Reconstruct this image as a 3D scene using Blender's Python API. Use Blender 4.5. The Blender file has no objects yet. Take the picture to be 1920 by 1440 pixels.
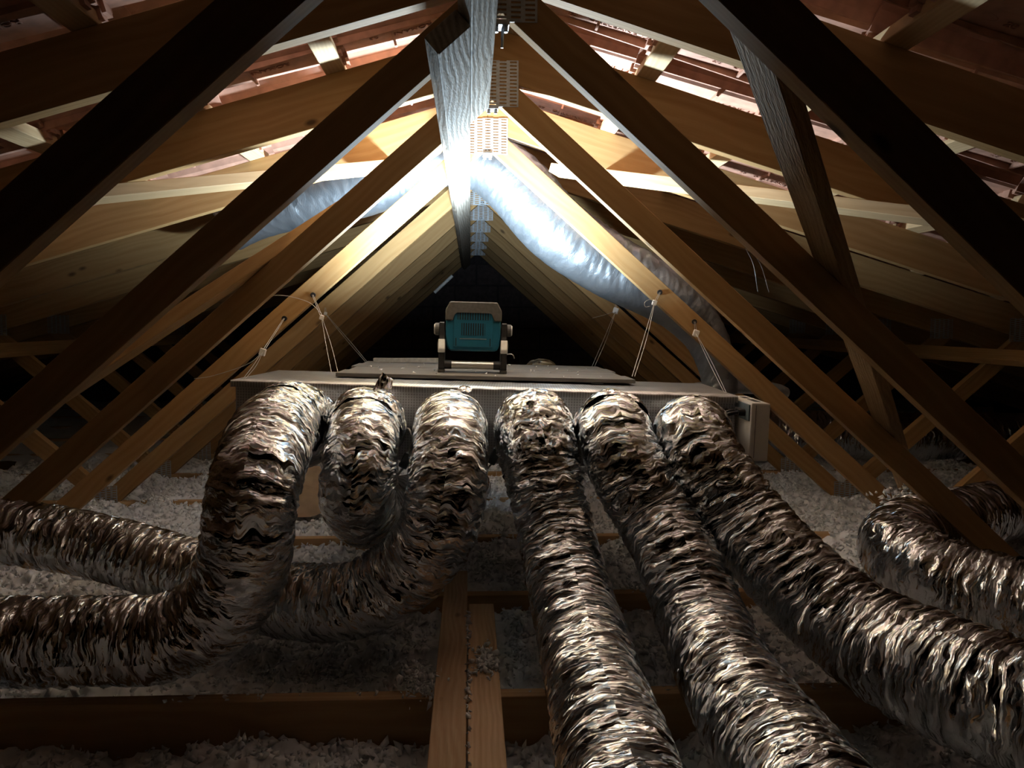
import bpy, bmesh, math, random
import numpy as np
from mathutils import Matrix, Vector

# ------------------------------------------------------------------ camera, world, exposure
SC = bpy.context.scene
COL = SC.collection
XR = 0.057                       # ridge line
CAM_Z = 0.748                    # camera height above the joist tops (z = 0)


def make_camera():
    f, pitch, roll, yaw = 1515.7, 0.0775, 0.0043, 0.0516
    F = Vector((math.sin(yaw) * math.cos(pitch), math.cos(yaw) * math.cos(pitch), -math.sin(pitch)))
    R0 = Vector((math.cos(yaw), -math.sin(yaw), 0))
    U0 = R0.cross(F)
    R = R0 * math.cos(roll) + U0 * math.sin(roll)
    U = -R0 * math.sin(roll) + U0 * math.cos(roll)
    cd = bpy.data.cameras.new('camera')
    cd.sensor_fit = 'HORIZONTAL'
    cd.sensor_width = 36
    cd.lens = f / 1920 * 36
    cd.clip_start = 0.02
    co = bpy.data.objects.new('camera', cd)
    M = Matrix((R, U, -F)).transposed().to_4x4()
    M.translation = (0, 0, CAM_Z)
    co.matrix_world = M
    COL.objects.link(co)
    SC.camera = co


make_camera()
LAMP_POWER = 108.0                # emission of the LED panel of the work light
LAMP_TILT = math.radians(9)     # head tilt of the LED panel, from straight up towards the gable
w = bpy.data.worlds.new('world')
SC.world = w
w.use_nodes = True
w.node_tree.nodes['Background'].inputs[0].default_value = (0.0, 0.0, 0.0, 1)
w.node_tree.nodes['Background'].inputs[1].default_value = 0.0
SC.view_settings.view_transform = 'Standard'
SC.view_settings.look = 'None'
SC.view_settings.gamma = 1
SC.view_settings.use_curve_mapping = False
SC.view_settings.exposure = 1.2
SC.cycles.use_denoising = True
SC.cycles.max_bounces = 7
SC.cycles.diffuse_bounces = 4
SC.cycles.glossy_bounces = 4
SC.cycles.sample_clamp_indirect = 6.0
SC.cycles.blur_glossy = 0.6
SC.cycles.use_adaptive_sampling = True
SC.cycles.adaptive_threshold = 0.02

RNG = np.random.default_rng(7)
random.seed(7)

# ------------------------------------------------------------------ noise
_perm = RNG.permutation(256)
_perm = np.concatenate([_perm, _perm, _perm])
_grad = RNG.normal(size=(256, 3))
_grad /= np.linalg.norm(_grad, axis=1)[:, None]


def pn(x, y, z):
    """gradient noise, about -0.7..0.7"""
    x, y, z = np.broadcast_arrays(np.asarray(x, float), np.asarray(y, float), np.asarray(z, float))
    xi, yi, zi = np.floor(x).astype(int), np.floor(y).astype(int), np.floor(z).astype(int)
    xf, yf, zf = x - xi, y - yi, z - zi
    xi &= 255
    yi &= 255
    zi &= 255

    def fade(t):
        return t * t * t * (t * (t * 6 - 15) + 10)
    u, v, ww = fade(xf), fade(yf), fade(zf)
    res = 0
    for dx in (0, 1):
        for dy in (0, 1):
            for dz in (0, 1):
                g = _grad[_perm[_perm[_perm[xi + dx] + yi + dy] + zi + dz]]
                d = g[..., 0] * (xf - dx) + g[..., 1] * (yf - dy) + g[..., 2] * (zf - dz)
                res = res + d * (u if dx else 1 - u) * (v if dy else 1 - v) * (ww if dz else 1 - ww)
    return res


# ------------------------------------------------------------------ material helpers
class NT:
    def __init__(self, name):
        self.m = bpy.data.materials.new(name)
        self.m.use_nodes = True
        self.t = self.m.node_tree
        self.b = self.t.nodes['Principled BSDF']

    def n(self, typ, ins=None, **kw):
        nd = self.t.nodes.new(typ)
        for k, v in kw.items():
            setattr(nd, k, v)
        for k, v in (ins or {}).items():
            self.set(nd.inputs[k], v)
        return nd

    def set(self, sock, v):
        if isinstance(v, bpy.types.NodeSocket):
            self.t.links.new(v, sock)
        else:
            sock.default_value = v

    def math(self, op, a, b=0.0, c=0.0):
        nd = self.n('ShaderNodeMath', operation=op)
        self.set(nd.inputs[0], a)
        self.set(nd.inputs[1], b)
        self.set(nd.inputs[2], c)
        return nd.outputs[0]

    def vmath(self, op, a, b=None, scale=None):
        nd = self.n('ShaderNodeVectorMath', operation=op)
        self.set(nd.inputs[0], a)
        if b is not None:
            self.set(nd.inputs[1], b)
        if scale is not None:
            self.set(nd.inputs['Scale'], scale)
        return nd.outputs[0]

    def ramp(self, fac, stops):
        nd = self.n('ShaderNodeValToRGB')
        self.set(nd.inputs[0], fac)
        cr = nd.color_ramp
        while len(cr.elements) > 1:
            cr.elements.remove(cr.elements[-1])
        for i, (p, c) in enumerate(stops):
            e = cr.elements[0] if i == 0 else cr.elements.new(p)
            e.position = p
            e.color = (*c, 1)
        return nd.outputs[0]

    def mix(self, fac, a, b):
        nd = self.n('ShaderNodeMix', data_type='RGBA')
        self.set(nd.inputs[0], fac)
        self.set(nd.inputs[6], a)
        self.set(nd.inputs[7], b)
        return nd.outputs[2]

    def bump(self, h, strength=0.5, dist=0.01, normal=None):
        nd = self.n('ShaderNodeBump')
        nd.inputs['Strength'].default_value = strength
        nd.inputs['Distance'].default_value = dist
        self.set(nd.inputs['Height'], h)
        if normal is not None:
            self.set(nd.inputs['Normal'], normal)
        return nd.outputs[0]


def plain(name, col, rough=0.6, metal=0.0, noise=0.0, scale=60.0, bump=0.0):
    m = NT(name)
    if noise or bump:
        tc = m.n('ShaderNodeTexCoord').outputs['Object']
        nz = m.n('ShaderNodeTexNoise', {'Vector': tc, 'Scale': scale, 'Detail': 2.5}).outputs[0]
        dark = tuple(c * (1 - noise) for c in col)
        m.set(m.b.inputs['Base Color'], m.ramp(nz, [(0.3, dark), (0.7, col)]))
        if bump:
            m.set(m.b.inputs['Normal'], m.bump(nz, bump, 0.003))
    else:
        m.b.inputs['Base Color'].default_value = (*col, 1)
    m.b.inputs['Roughness'].default_value = rough
    m.b.inputs['Metallic'].default_value = metal
    return m.m


def wood(name, light, dark, ring=1.0, rough=0.7, bump=0.25, sawn=0.0, knots=True, wv=0.16):
    """timber, grain along local X"""
    m = NT(name)
    tc = m.n('ShaderNodeTexCoord').outputs['Object']
    rnd = m.n('ShaderNodeObjectInfo').outputs['Random']
    off = m.n('ShaderNodeCombineXYZ', {0: m.math('MULTIPLY', rnd, 37.0), 1: m.math('MULTIPLY', rnd, 3.1), 2: m.math('MULTIPLY', rnd, 1.7)}).outputs[0]
    p = m.vmath('ADD', tc, off)
    # knots: sparse points that also bend the grain
    kv = m.n('ShaderNodeTexVoronoi', {'Vector': m.vmath('MULTIPLY', p, (4.2, 9.0, 9.0)), 'Scale': 1.0, 'Randomness': 1.0})
    kd = kv.outputs['Distance']
    kmask = m.ramp(kd, [(0.035, (0.9, 0.9, 0.9)), (0.095, (0, 0, 0))])
    wob = m.n('ShaderNodeTexNoise', {'Vector': m.vmath('MULTIPLY', p, (1.3, 5.0, 5.0)), 'Scale': 1.0, 'Detail': 2.0}).outputs[0]
    yz = m.vmath('MULTIPLY', p, (0.55, 1.0, 1.0))
    dist = m.n('ShaderNodeCombineXYZ', {1: m.math('MULTIPLY', wob, 0.05), 2: m.math('MULTIPLY', kd, 0.03)}).outputs[0]
    q = m.vmath('ADD', yz, dist)
    wave = m.n('ShaderNodeTexWave', {'Vector': m.vmath('MULTIPLY', q, (0.25, 1.0, 1.0)), 'Scale': 26.0 * ring, 'Distortion': 3.0, 'Detail': 2.0, 'Detail Scale': 1.5},
               wave_type='RINGS', rings_direction='X').outputs[1]
    fib = m.n('ShaderNodeTexNoise', {'Vector': m.vmath('MULTIPLY', p, (5.0, 260.0, 260.0)), 'Scale': 1.0, 'Detail': 3.0}).outputs[0]
    band = m.n('ShaderNodeTexNoise', {'Vector': m.vmath('MULTIPLY', q, (1.4, 45.0 * ring, 45.0 * ring)), 'Scale': 1.0, 'Detail': 3.0}).outputs[0]
    g = m.math('ADD', m.math('ADD', m.math('MULTIPLY', wave, wv), m.math('MULTIPLY', band, 0.75 - wv)), m.math('MULTIPLY', fib, 0.25))
    col = m.ramp(g, [(0.2, dark), (0.55, tuple((a + b) / 2 for a, b in zip(light, dark))), (0.85, light)])
    tone = m.n('ShaderNodeTexNoise', {'Vector': m.vmath('MULTIPLY', p, (0.9, 4.0, 4.0)), 'Scale': 1.0}).outputs[0]
    col = m.mix(m.math('MULTIPLY', tone, 0.45), col, tuple(c * 0.7 for c in dark) + (1,))
    hsv = m.n('ShaderNodeHueSaturation', {'Value': m.math('ADD', 0.86, m.math('MULTIPLY', rnd, 0.28)), 'Color': col})
    col = hsv.outputs[0]
    if knots:
        col = m.mix(kmask, col, tuple(c * 0.25 for c in dark) + (1,))
    m.set(m.b.inputs['Base Color'], col)
    m.b.inputs['Roughness'].default_value = rough
    m.b.inputs['Specular IOR Level'].default_value = 0.25
    h = g
    if sawn:
        sn = m.n('ShaderNodeTexNoise', {'Vector': m.vmath('MULTIPLY', p, (60.0, 300.0, 300.0)), 'Scale': 1.0, 'Detail': 4.0}).outputs[0]
        h = m.math('ADD', g, m.math('MULTIPLY', sn, sawn))
    if bump > 0.3:
        m.set(m.b.inputs['Normal'], m.bump(h, bump, 0.004))
    return m.m


def foil(name, col, rough, su, sv, k1, k2, metal=1.0, rot=0.22, scrim=0.0):
    """crumpled foil: facets laid out on the sleeve's own UV (metres along, metres around)"""
    m = NT(name)
    uv = m.n('ShaderNodeUVMap').outputs[0]
    wv = m.n('ShaderNodeTexNoise', {'Vector': uv, 'Scale': 16.0, 'Detail': 2.0}).outputs[1]
    wv = m.vmath('SCALE', m.vmath('SUBTRACT', wv, (0.5, 0.5, 0.5)), scale=0.05)
    p = m.vmath('ADD', uv, wv)
    mp = m.n('ShaderNodeMapping', {'Vector': p, 'Rotation': (0, 0, rot), 'Scale': (su, sv, 1)}).outputs[0]
    v1 = m.n('ShaderNodeTexVoronoi', {'Vector': mp, 'Scale': 1.0}, voronoi_dimensions='2D').outputs['Color']
    mp2 = m.n('ShaderNodeMapping', {'Vector': p, 'Rotation': (0, 0, -rot * 1.6), 'Scale': (su * 2.6, sv * 3.2, 1)}).outputs[0]
    v2 = m.n('ShaderNodeTexVoronoi', {'Vector': mp2, 'Scale': 1.0}, voronoi_dimensions='2D').outputs['Color']
    nrm = m.n('ShaderNodeNewGeometry').outputs['Normal']
    a = m.vmath('SCALE', m.vmath('SUBTRACT', v1, (0.5, 0.5, 0.5)), scale=m.math('MULTIPLY', k1, m.ramp(m.n('ShaderNodeTexNoise', {'Vector': uv, 'Scale': 7.0, 'Detail': 1.0}).outputs[0], [(0.32, (0.3, 0.3, 0.3)), (0.62, (1, 1, 1))])))
    b = m.vmath('SCALE', m.vmath('SUBTRACT', v2, (0.5, 0.5, 0.5)), scale=k2)
    nn = m.vmath('NORMALIZE', m.vmath('ADD', nrm, m.vmath('ADD', a, b)))
    fine = m.n('ShaderNodeTexNoise', {'Vector': m.vmath('MULTIPLY', p, (260.0, 110.0, 1.0)), 'Scale': 1.0, 'Detail': 3.0}).outputs[0]
    h = fine
    if scrim:
        sx = m.n('ShaderNodeSeparateXYZ', {0: uv})
        gx = m.math('PINGPONG', m.math('MULTIPLY', sx.outputs[0], 270.0), 1.0)
        gy = m.math('PINGPONG', m.math('MULTIPLY', sx.outputs[1], 270.0), 1.0)
        line = m.math('MAXIMUM', m.math('GREATER_THAN', gx, 0.6), m.math('GREATER_THAN', gy, 0.68))
        h = m.math('ADD', fine, m.math('MULTIPLY', line, scrim))
    m.set(m.b.inputs['Normal'], m.bump(h, 0.35, 0.002, nn))
    tint = m.n('ShaderNodeTexNoise', {'Vector': uv, 'Scale': 9.0, 'Detail': 4.0}).outputs[0]
    bc = m.ramp(tint, [(0.3, tuple(c * 0.78 for c in col)), (0.7, col)])
    if scrim:
        bc = m.mix(line, m.mix(0.45, bc, (0.10, 0.09, 0.08, 1)), bc)
    m.set(m.b.inputs['Base Color'], bc)
    m.b.inputs['Metallic'].default_value = metal
    m.b.inputs['Roughness'].default_value = rough
    return m.m


MAT = {}
MAT['pine'] = wood('pine', (0.50, 0.315, 0.135), (0.31, 0.165, 0.058), ring=1.0)
MAT['joist'] = wood('joist_pine', (0.72, 0.50, 0.28), (0.46, 0.27, 0.12), ring=0.9)
MAT['sawn'] = wood('rough_sawn', (0.66, 0.44, 0.22), (0.28, 0.15, 0.06), ring=1.6, bump=0.9, sawn=1.2, knots=False)
MAT['ridge'] = wood('ridge_timber', (0.49, 0.44, 0.37), (0.22, 0.185, 0.145), ring=1.1, bump=0.7, sawn=0.7, wv=0.35)  # wood greyed, the strong lamp light is put into its colour
MAT['batten'] = wood('batten_wood', (0.66, 0.47, 0.27), (0.45, 0.29, 0.14), ring=1.3, knots=False)
MAT['plank'] = wood('plank_wood', (0.80, 0.60, 0.40), (0.50, 0.31, 0.17), ring=1.2, bump=0.5)
MAT['greyplank'] = wood('grey_plank', (0.20, 0.195, 0.185), (0.11, 0.105, 0.10), ring=1.2, bump=0.3, knots=False)
MAT['foil'] = foil('duct_foil', (0.84, 0.89, 0.94), 0.14, 140.0, 11.0, 1.0, 0.4)
MAT['tape'] = foil('foil_tape', (0.84, 0.89, 0.94), 0.15, 85.0, 38.0, 0.8, 0.5)
MAT['mylar'] = foil('grey_sleeve', (0.34, 0.36, 0.385), 0.33, 40.0, 8.0, 0.22, 0.10, metal=0.85, rot=0.5)
MAT['scrim'] = foil('scrim_foil', (0.64, 0.67, 0.70), 0.38, 12.0, 12.0, 0.10, 0.12, scrim=1.6)
MAT['clay'] = plain('terracotta', (0.53, 0.275, 0.185), 0.75, noise=0.3, scale=30, bump=0.2)
MAT['clay_relief_shade'] = plain('terracotta_relief_shade', (0.40, 0.19, 0.125), 0.8, noise=0.2, scale=30)  # same clay darkened, shade of the raised marks put into the colour
MAT['zinc'] = plain('galvanised', (0.46, 0.48, 0.50), 0.5, 0.55, noise=0.25, scale=80)
MAT['zinc_dark'] = plain('slot_shadow', (0.30, 0.22, 0.14), 0.7, 0.1, noise=0.3)
MAT['wool'] = plain('mineral_wool', (0.87, 0.89, 0.91), 0.95, noise=0.10, scale=45, bump=0.4)
MAT['teal'] = plain('teal_plastic', (0.012, 0.115, 0.19), 0.38, noise=0.06, scale=90)
MAT['black'] = plain('black_plastic', (0.018, 0.018, 0.02), 0.45, noise=0.2, scale=120)
MAT['rubber'] = plain('grey_rubber', (0.085, 0.082, 0.077), 0.6, noise=0.3, scale=120)
MAT['silver'] = plain('silver_plastic', (0.55, 0.55, 0.53), 0.35, 0.6, noise=0.1, scale=120)
MAT['tube'] = plain('aluminium_tube', (0.75, 0.74, 0.70), 0.3, 0.9, noise=0.05, scale=60)
MAT['white'] = plain('white_plastic', (0.72, 0.69, 0.64), 0.5, noise=0.06, scale=50)
MAT['slate'] = plain('slate_plastic', (0.10, 0.13, 0.15), 0.45, noise=0.15, scale=80)
MAT['wire'] = plain('steel_wire', (0.62, 0.61, 0.58), 0.35, 0.8, noise=0.1, scale=300)
MAT['cable'] = plain('grey_cable', (0.35, 0.35, 0.34), 0.6, noise=0.1)
MAT['greybag'] = plain('grey_film', (0.20, 0.21, 0.22), 0.4, noise=0.35, scale=40, bump=0.6)
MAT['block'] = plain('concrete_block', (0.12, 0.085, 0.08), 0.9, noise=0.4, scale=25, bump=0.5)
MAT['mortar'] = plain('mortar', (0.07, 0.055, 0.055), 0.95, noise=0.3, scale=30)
MAT['board'] = plain('plasterboard', (0.35, 0.33, 0.30), 0.9, noise=0.2, scale=10)
MAT['light_stop'] = plain('light_stop_slab', (0.26, 0.13, 0.09), 0.9, noise=0.3, scale=14)  # for the opaque slab added over the tiles to keep light out
MAT['kraft'] = plain('kraft_paper', (0.46, 0.33, 0.21), 0.85, noise=0.2, scale=30, bump=0.4)


# ------------------------------------------------------------------ object helpers
def link(name, me, mat=None, parent=None, M=None):
    o = bpy.data.objects.new(name, me)
    COL.objects.link(o)
    if mat is not None and isinstance(me, bpy.types.Mesh) and len(me.materials) == 0:
        me.materials.append(MAT[mat] if isinstance(mat, str) else mat)
    if parent is not None:
        o.parent = parent
    if M is not None:
        o.matrix_basis = M
    return o


def tag(o, label, cat=None, group=None, kind=None):
    o['label'] = label
    if cat:
        o['category'] = cat
    if group:
        o['group'] = group
    if kind:
        o['kind'] = kind
    return o


def empty(name, loc=(0, 0, 0), M=None):
    o = bpy.data.objects.new(name, None)
    o.empty_display_size = 0.1
    COL.objects.link(o)
    if M is not None:
        o.matrix_basis = M
    else:
        o.location = loc
    return o


def copy_tree(o, parent=None):
    c = o.copy()
    COL.objects.link(c)
    c.parent = parent
    for ch in list(o.children):
        copy_tree(ch, c)
    return c


def np_mesh(name, V, Fq, uv=None, smooth=True):
    """big mesh from numpy arrays, quads or tris"""
    me = bpy.data.meshes.new(name)
    k = Fq.shape[1]
    me.vertices.add(len(V))
    me.vertices.foreach_set('co', np.ascontiguousarray(V, dtype=np.float32).ravel())
    me.loops.add(Fq.size)
    me.loops.foreach_set('vertex_index', Fq.astype(np.int32).ravel())
    me.polygons.add(len(Fq))
    me.polygons.foreach_set('loop_start', np.arange(0, Fq.size, k, dtype=np.int32))
    me.update(calc_edges=True)
    if uv is not None:
        lay = me.uv_layers.new(name='UVMap')
        lay.data.foreach_set('uv', uv[Fq.ravel()].astype(np.float32).ravel())
    if smooth:
        me.polygons.foreach_set('use_smooth', np.ones(len(Fq), dtype=bool))
    me.validate()
    return me


def bm_mesh(name, bm, smooth=False):
    bmesh.ops.recalc_face_normals(bm, faces=bm.faces)
    me = bpy.data.meshes.new(name)
    bm.to_mesh(me)
    bm.free()
    if smooth:
        for p in me.polygons:
            p.use_smooth = True
    return me


def box_bm(bm, lo, hi, bevel=0.0, seg=1):
    g = bmesh.ops.create_cube(bm, size=1)
    vs = g['verts']
    for v in vs:
        v.co = Vector([lo[i] + (v.co[i] + 0.5) * (hi[i] - lo[i]) for i in range(3)])
    if bevel:
        es = list({e for v in vs for e in v.link_edges})
        bmesh.ops.bevel(bm, geom=es, offset=bevel, segments=seg, affect='EDGES', profile=0.6)


def box_mesh(name, lo, hi, bevel=0.0, seg=1):
    bm = bmesh.new()
    box_bm(bm, lo, hi, bevel, seg)
    return bm_mesh(name, bm)


def prism_bm(bm, poly, d0, d1, plane='XZ', bevel=0.0):
    """polygon in a plane extruded along the third axis"""
    def P(u, v, t):
        return {'XZ': (u, t, v), 'XY': (u, v, t), 'YZ': (t, u, v)}[plane]
    a = [bm.verts.new(P(u, v, d0)) for u, v in poly]
    b = [bm.verts.new(P(u, v, d1)) for u, v in poly]
    n = len(poly)
    fs = [bm.faces.new(a), bm.faces.new(b[::-1])]
    for i in range(n):
        fs.append(bm.faces.new((a[i], b[i], b[(i + 1) % n], a[(i + 1) % n])))
    if bevel:
        es = list({e for f in fs for e in f.edges})
        bmesh.ops.bevel(bm, geom=es, offset=bevel, segments=1, affect='EDGES')


def prism_mesh(name, poly, d0, d1, plane='XZ', bevel=0.0):
    bm = bmesh.new()
    prism_bm(bm, poly, d0, d1, plane, bevel)
    return bm_mesh(name, bm)


def cyl_bm(bm, p0, p1, r, seg=16, r2=None):
    p0, p1 = Vector(p0), Vector(p1)
    d = p1 - p0
    M = Matrix.Translation((p0 + p1) / 2) @ d.to_track_quat('Z', 'Y').to_matrix().to_4x4()
    bmesh.ops.create_cone(bm, cap_ends=True, segments=seg, radius1=r, radius2=r if r2 is None else r2, depth=d.length, matrix=M)


def catmull(pts, n=24):
    P = np.array(pts, float)
    P = np.vstack([2 * P[0] - P[1], P, 2 * P[-1] - P[-2]])
    out = []
    for i in range(1, len(P) - 2):
        t = np.linspace(0, 1, n, endpoint=False)[:, None]
        a, b, c, d = P[i - 1], P[i], P[i + 1], P[i + 2]
        out.append(0.5 * ((2 * b) + (-a + c) * t + (2 * a - 5 * b + 4 * c - d) * t ** 2 + (-a + 3 * b - 3 * c + d) * t ** 3))
    out.append(P[-2][None])
    return np.vstack(out)


def resample(C, ds):
    L = np.concatenate([[0], np.cumsum(np.linalg.norm(np.diff(C[:, :3], axis=0), axis=1))])
    n = max(4, int(L[-1] / ds))
    s = np.linspace(0, L[-1], n)
    return s, np.stack([np.interp(s, L, C[:, k]) for k in range(C.shape[1])], 1)


def frames(P):
    T = np.gradient(P, axis=0)
    T /= np.linalg.norm(T, axis=1)[:, None]
    N = np.zeros_like(T)
    a = np.array([0, 0, 1.0]) if abs(T[0, 2]) < 0.9 else np.array([1.0, 0, 0])
    n0 = a - T[0] * (a @ T[0])
    N[0] = n0 / np.linalg.norm(n0)
    for i in range(1, len(P)):
        v = N[i - 1] - T[i] * (N[i - 1] @ T[i])
        N[i] = v / np.linalg.norm(v)
    return T, N, np.cross(T, N)


def thin_tube(name, pts, r, seg=8, n=10, smooth_path=True):
    C = catmull(pts, n) if smooth_path and len(pts) > 2 else np.array(pts, float)
    T, N, B = frames(C)
    th = np.linspace(0, 2 * np.pi, seg, endpoint=False)
    V = (C[:, None, :] + r * (np.cos(th)[None, :, None] * N[:, None, :] + np.sin(th)[None, :, None] * B[:, None, :])).reshape(-1, 3)
    m = len(C)
    i, j = np.meshgrid(np.arange(m - 1), np.arange(seg), indexing='ij')
    Fq = np.stack([i * seg + j, i * seg + (j + 1) % seg, (i + 1) * seg + (j + 1) % seg, (i + 1) * seg + j], -1).reshape(-1, 4)
    return np_mesh(name, V, Fq)


def duct_mesh(name, pts, radii, seed, amp=1.0, style='foil', ds=0.0042, seg=112, cap=False):
    """flexible duct sleeve: real pleats and crumples, UV in metres along and around"""
    P4 = np.array([(*p, r) for p, r in zip(pts, radii)], float)
    C = catmull(P4, 30)
    s, C = resample(C, ds)
    P, R = C[:, :3], C[:, 3]
    # smooth centre line a little
    for _ in range(6):
        P[1:-1] = 0.25 * P[:-2] + 0.5 * P[1:-1] + 0.25 * P[2:]
    T, N, B = frames(P)
    K = np.gradient(T, axis=0) / np.gradient(s)[:, None]          # curvature vector
    th = np.linspace(0, 2 * np.pi, seg, endpoint=False)
    ct, st = np.cos(th)[None, :], np.sin(th)[None, :]
    S = s[:, None] + 0 * th[None, :]
    radial = ct[..., None] * N[:, None, :] + st[..., None] * B[:, None, :]
    inner = np.clip((radial * K[:, None, :]).sum(-1) * R[:, None], -0.6, 0.9)   # >0 inside a bend
    o = seed * 13.7
    if style == 'foil':
        warp = 0.016 * pn(ct * 1.5 + o, st * 1.5, S * 7) + 0.008 * pn(ct * 4 + o, st * 4, S * 18)
        q = S + warp + 0.010 * np.sin(th[None, :] + seed)
        coil = np.abs(np.sin(np.pi * q / 0.036))
        f1 = 1 - 2.2 * np.abs(pn(ct * 0.9 + o, st * 0.9, q * 42))
        f2 = 1 - 2.2 * np.abs(pn(ct * 1.5 + 5 + o, st * 1.5, q * 84))
        f3 = pn(ct * 7 + o, st * 7 + 3, S * 95)
        f4 = pn(ct * 1.2 + o, st * 1.2 + 9, S * 9)
        disp = amp * (0.0026 * coil + 0.0048 * f1 + 0.0030 * f2 + 0.0018 * f3 + 0.0055 * f4 - 0.005)
        disp = disp * (0.72 + 0.75 * np.clip(0.5 + 1.4 * pn(ct * 0.9 + o, st * 0.9 + 2, S * 6 + 4), 0, 1))
        disp = disp * (1 + 0.9 * np.clip(inner, 0, 1)) - 0.004 * np.clip(inner, 0, 1)
    else:
        warp = 0.03 * pn(ct * 1.2 + o, st * 1.2, S * 4)
        q = S + warp + 0.05 * np.sin(th[None, :] * 1.0 + 0.6)
        f1 = 1 - 2.0 * np.abs(pn(ct * 1.0 + o, st * 1.0, q * 30))
        f2 = 1 - 2.0 * np.abs(pn(ct * 1.8 + o, st * 1.8 + 4, q * 62))
        f4 = pn(ct * 1.0 + o, st * 1.0, S * 5)
        disp = amp * (0.0052 * f1 + 0.0028 * f2 + 0.008 * f4 - 0.005)
        disp *= 0.35 + 0.65 * np.clip(0.5 + 0.7 * radial[..., 2], 0, 1)
    Rr = R[:, None] + disp
    V = (P[:, None, :] + Rr[..., None] * radial).reshape(-1, 3)
    m = len(P)
    i, j = np.meshgrid(np.arange(m - 1), np.arange(seg), indexing='ij')
    # open seam column so the UV does not wrap backwards
    V2 = V.reshape(m, seg, 3)
    V2 = np.concatenate([V2, V2[:, :1]], 1).reshape(-1, 3)
    g = seg + 1
    Fq = np.stack([i * g + j, i * g + j + 1, (i + 1) * g + j + 1, (i + 1) * g + j], -1).reshape(-1, 4)
    Rm = float(np.mean(R))
    uv = np.stack([np.repeat(s, g), np.tile(np.linspace(0, 2 * np.pi * Rm, g), m)], 1)
    me = np_mesh(name, V2, Fq, uv)
    if cap:
        bm = bmesh.new()
        bm.from_mesh(me)
        for k in (0, m - 1):
            c = bm.verts.new(P[k] + (T[k] * 0.02 if k else -T[k] * 0.02))
            bm.verts.ensure_lookup_table()
            for jj in range(seg):
                a, b2 = bm.verts[k * g + jj], bm.verts[k * g + jj + 1]
                f = bm.faces.new((a, b2, c) if k else (b2, a, c))
                f.smooth = True
        bm.to_mesh(me)
        bm.free()
    return me


# ------------------------------------------------------------------ setting: floor, gable, roof
Y0, SP, NT_FIRST, NT_LAST = 1.56, 0.6, -1, 9
HALF = 4.7
GABLE_Y = 7.62

fl = link('floor', box_mesh('floor', (-HALF + XR, -0.3, -0.27), (HALF + XR, GABLE_Y, -0.245)), 'board')
tag(fl, 'plasterboard under the loose wool insulation between the joists', kind='structure')

# gable wall of blocks
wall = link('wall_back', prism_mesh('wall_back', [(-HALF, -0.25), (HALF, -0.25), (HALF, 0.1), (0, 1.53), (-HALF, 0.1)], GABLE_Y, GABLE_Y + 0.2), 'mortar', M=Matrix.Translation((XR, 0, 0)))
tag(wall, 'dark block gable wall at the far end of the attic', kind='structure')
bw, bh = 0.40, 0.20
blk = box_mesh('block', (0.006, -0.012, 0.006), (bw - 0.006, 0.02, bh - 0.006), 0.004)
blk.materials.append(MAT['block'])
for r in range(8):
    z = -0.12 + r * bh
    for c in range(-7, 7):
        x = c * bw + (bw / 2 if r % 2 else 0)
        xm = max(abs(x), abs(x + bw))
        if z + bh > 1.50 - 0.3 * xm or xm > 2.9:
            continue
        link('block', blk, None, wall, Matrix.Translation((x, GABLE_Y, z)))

# roof slopes
SL = math.atan(0.3)
CS, SS = math.cos(SL), math.sin(SL)
ROOF_TOP = 1.507                 # rafter top at the ridge


def slope_matrix(side, u, y, wv):
    """frame on a roof slope: X down the slope, Z outward; u measured from the ridge"""
    if side > 0:
        ax, az, ay = Vector((CS, 0, -SS)), Vector((SS, 0, CS)), Vector((0, 1, 0))
    else:
        ax, az, ay = Vector((-CS, 0, -SS)), Vector((-SS, 0, CS)), Vector((0, -1, 0))
    M = Matrix((ax, ay, az)).transposed().to_4x4()
    M.translation = Vector((XR, y, ROOF_TOP)) + ax * u + az * wv
    return M


BAT_P = 0.372
TW, TL = 0.285, 0.405


def tile_profile():
    # across the tile (local y): flat pan, then a half-round roll
    pts = [(0.0, 0.012), (0.008, 0.0), (0.135, 0.0), (0.148, 0.008)]
    for k in range(1, 8):
        a = math.pi * k / 8
        pts.append((0.216 - 0.068 * math.cos(a), 0.008 + 0.052 * math.sin(a)))
    pts += [(0.284, 0.008), (0.300, 0.004)]
    return pts


def tile_mesh():
    pr = tile_profile()
    n = len(pr)
    th = 0.012
    V, Fc = [], []
    for u, lift in ((-0.035, 0.0), (TL - 0.02, 0.014), (TL, 0.010)):
        for y, z in pr:
            V.append((u, y, z + lift))
        for y, z in pr:
            V.append((u, y, z + lift + th))
    st = 2 * n
    for a in range(2):
        o, p = a * st, (a + 1) * st
        for k in range(n - 1):
            Fc.append((o + k, p + k, p + k + 1, o + k + 1))
            Fc.append((o + n + k, o + n + k + 1, p + n + k + 1, p + n + k))
        Fc.append((o, o + n, p + n, p))
        Fc.append((o + n - 1, p + n - 1, p + 2 * n - 1, o + 2 * n - 1))
    for o in (0, 2 * st):
        for k in range(n - 1):
            Fc.append((o + k, o + k + 1, o + n + k + 1, o + n + k))
    bm = bmesh.new()
    vs = [bm.verts.new(v) for v in V]
    for f in Fc:
        bm.faces.new([vs[i] for i in f])
    # hanging lugs and cross ribs on the underside
    for y in (0.03, 0.10):
        box_bm(bm, (-0.034, y, -0.022), (-0.014, y + 0.026, 0.004))
    box_bm(bm, (0.20, 0.004, -0.004), (0.206, 0.135, 0.010))
    box_bm(bm, (0.33, 0.020, -0.010), (0.352, 0.050, 0.016))
    box_bm(bm, (0.33, 0.092, -0.010), (0.352, 0.122, 0.016))
    box_bm(bm, (0.02, 0.128, -0.007), (0.36, 0.134, 0.012))
    return bm_mesh('roof_tile', bm)


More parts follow.
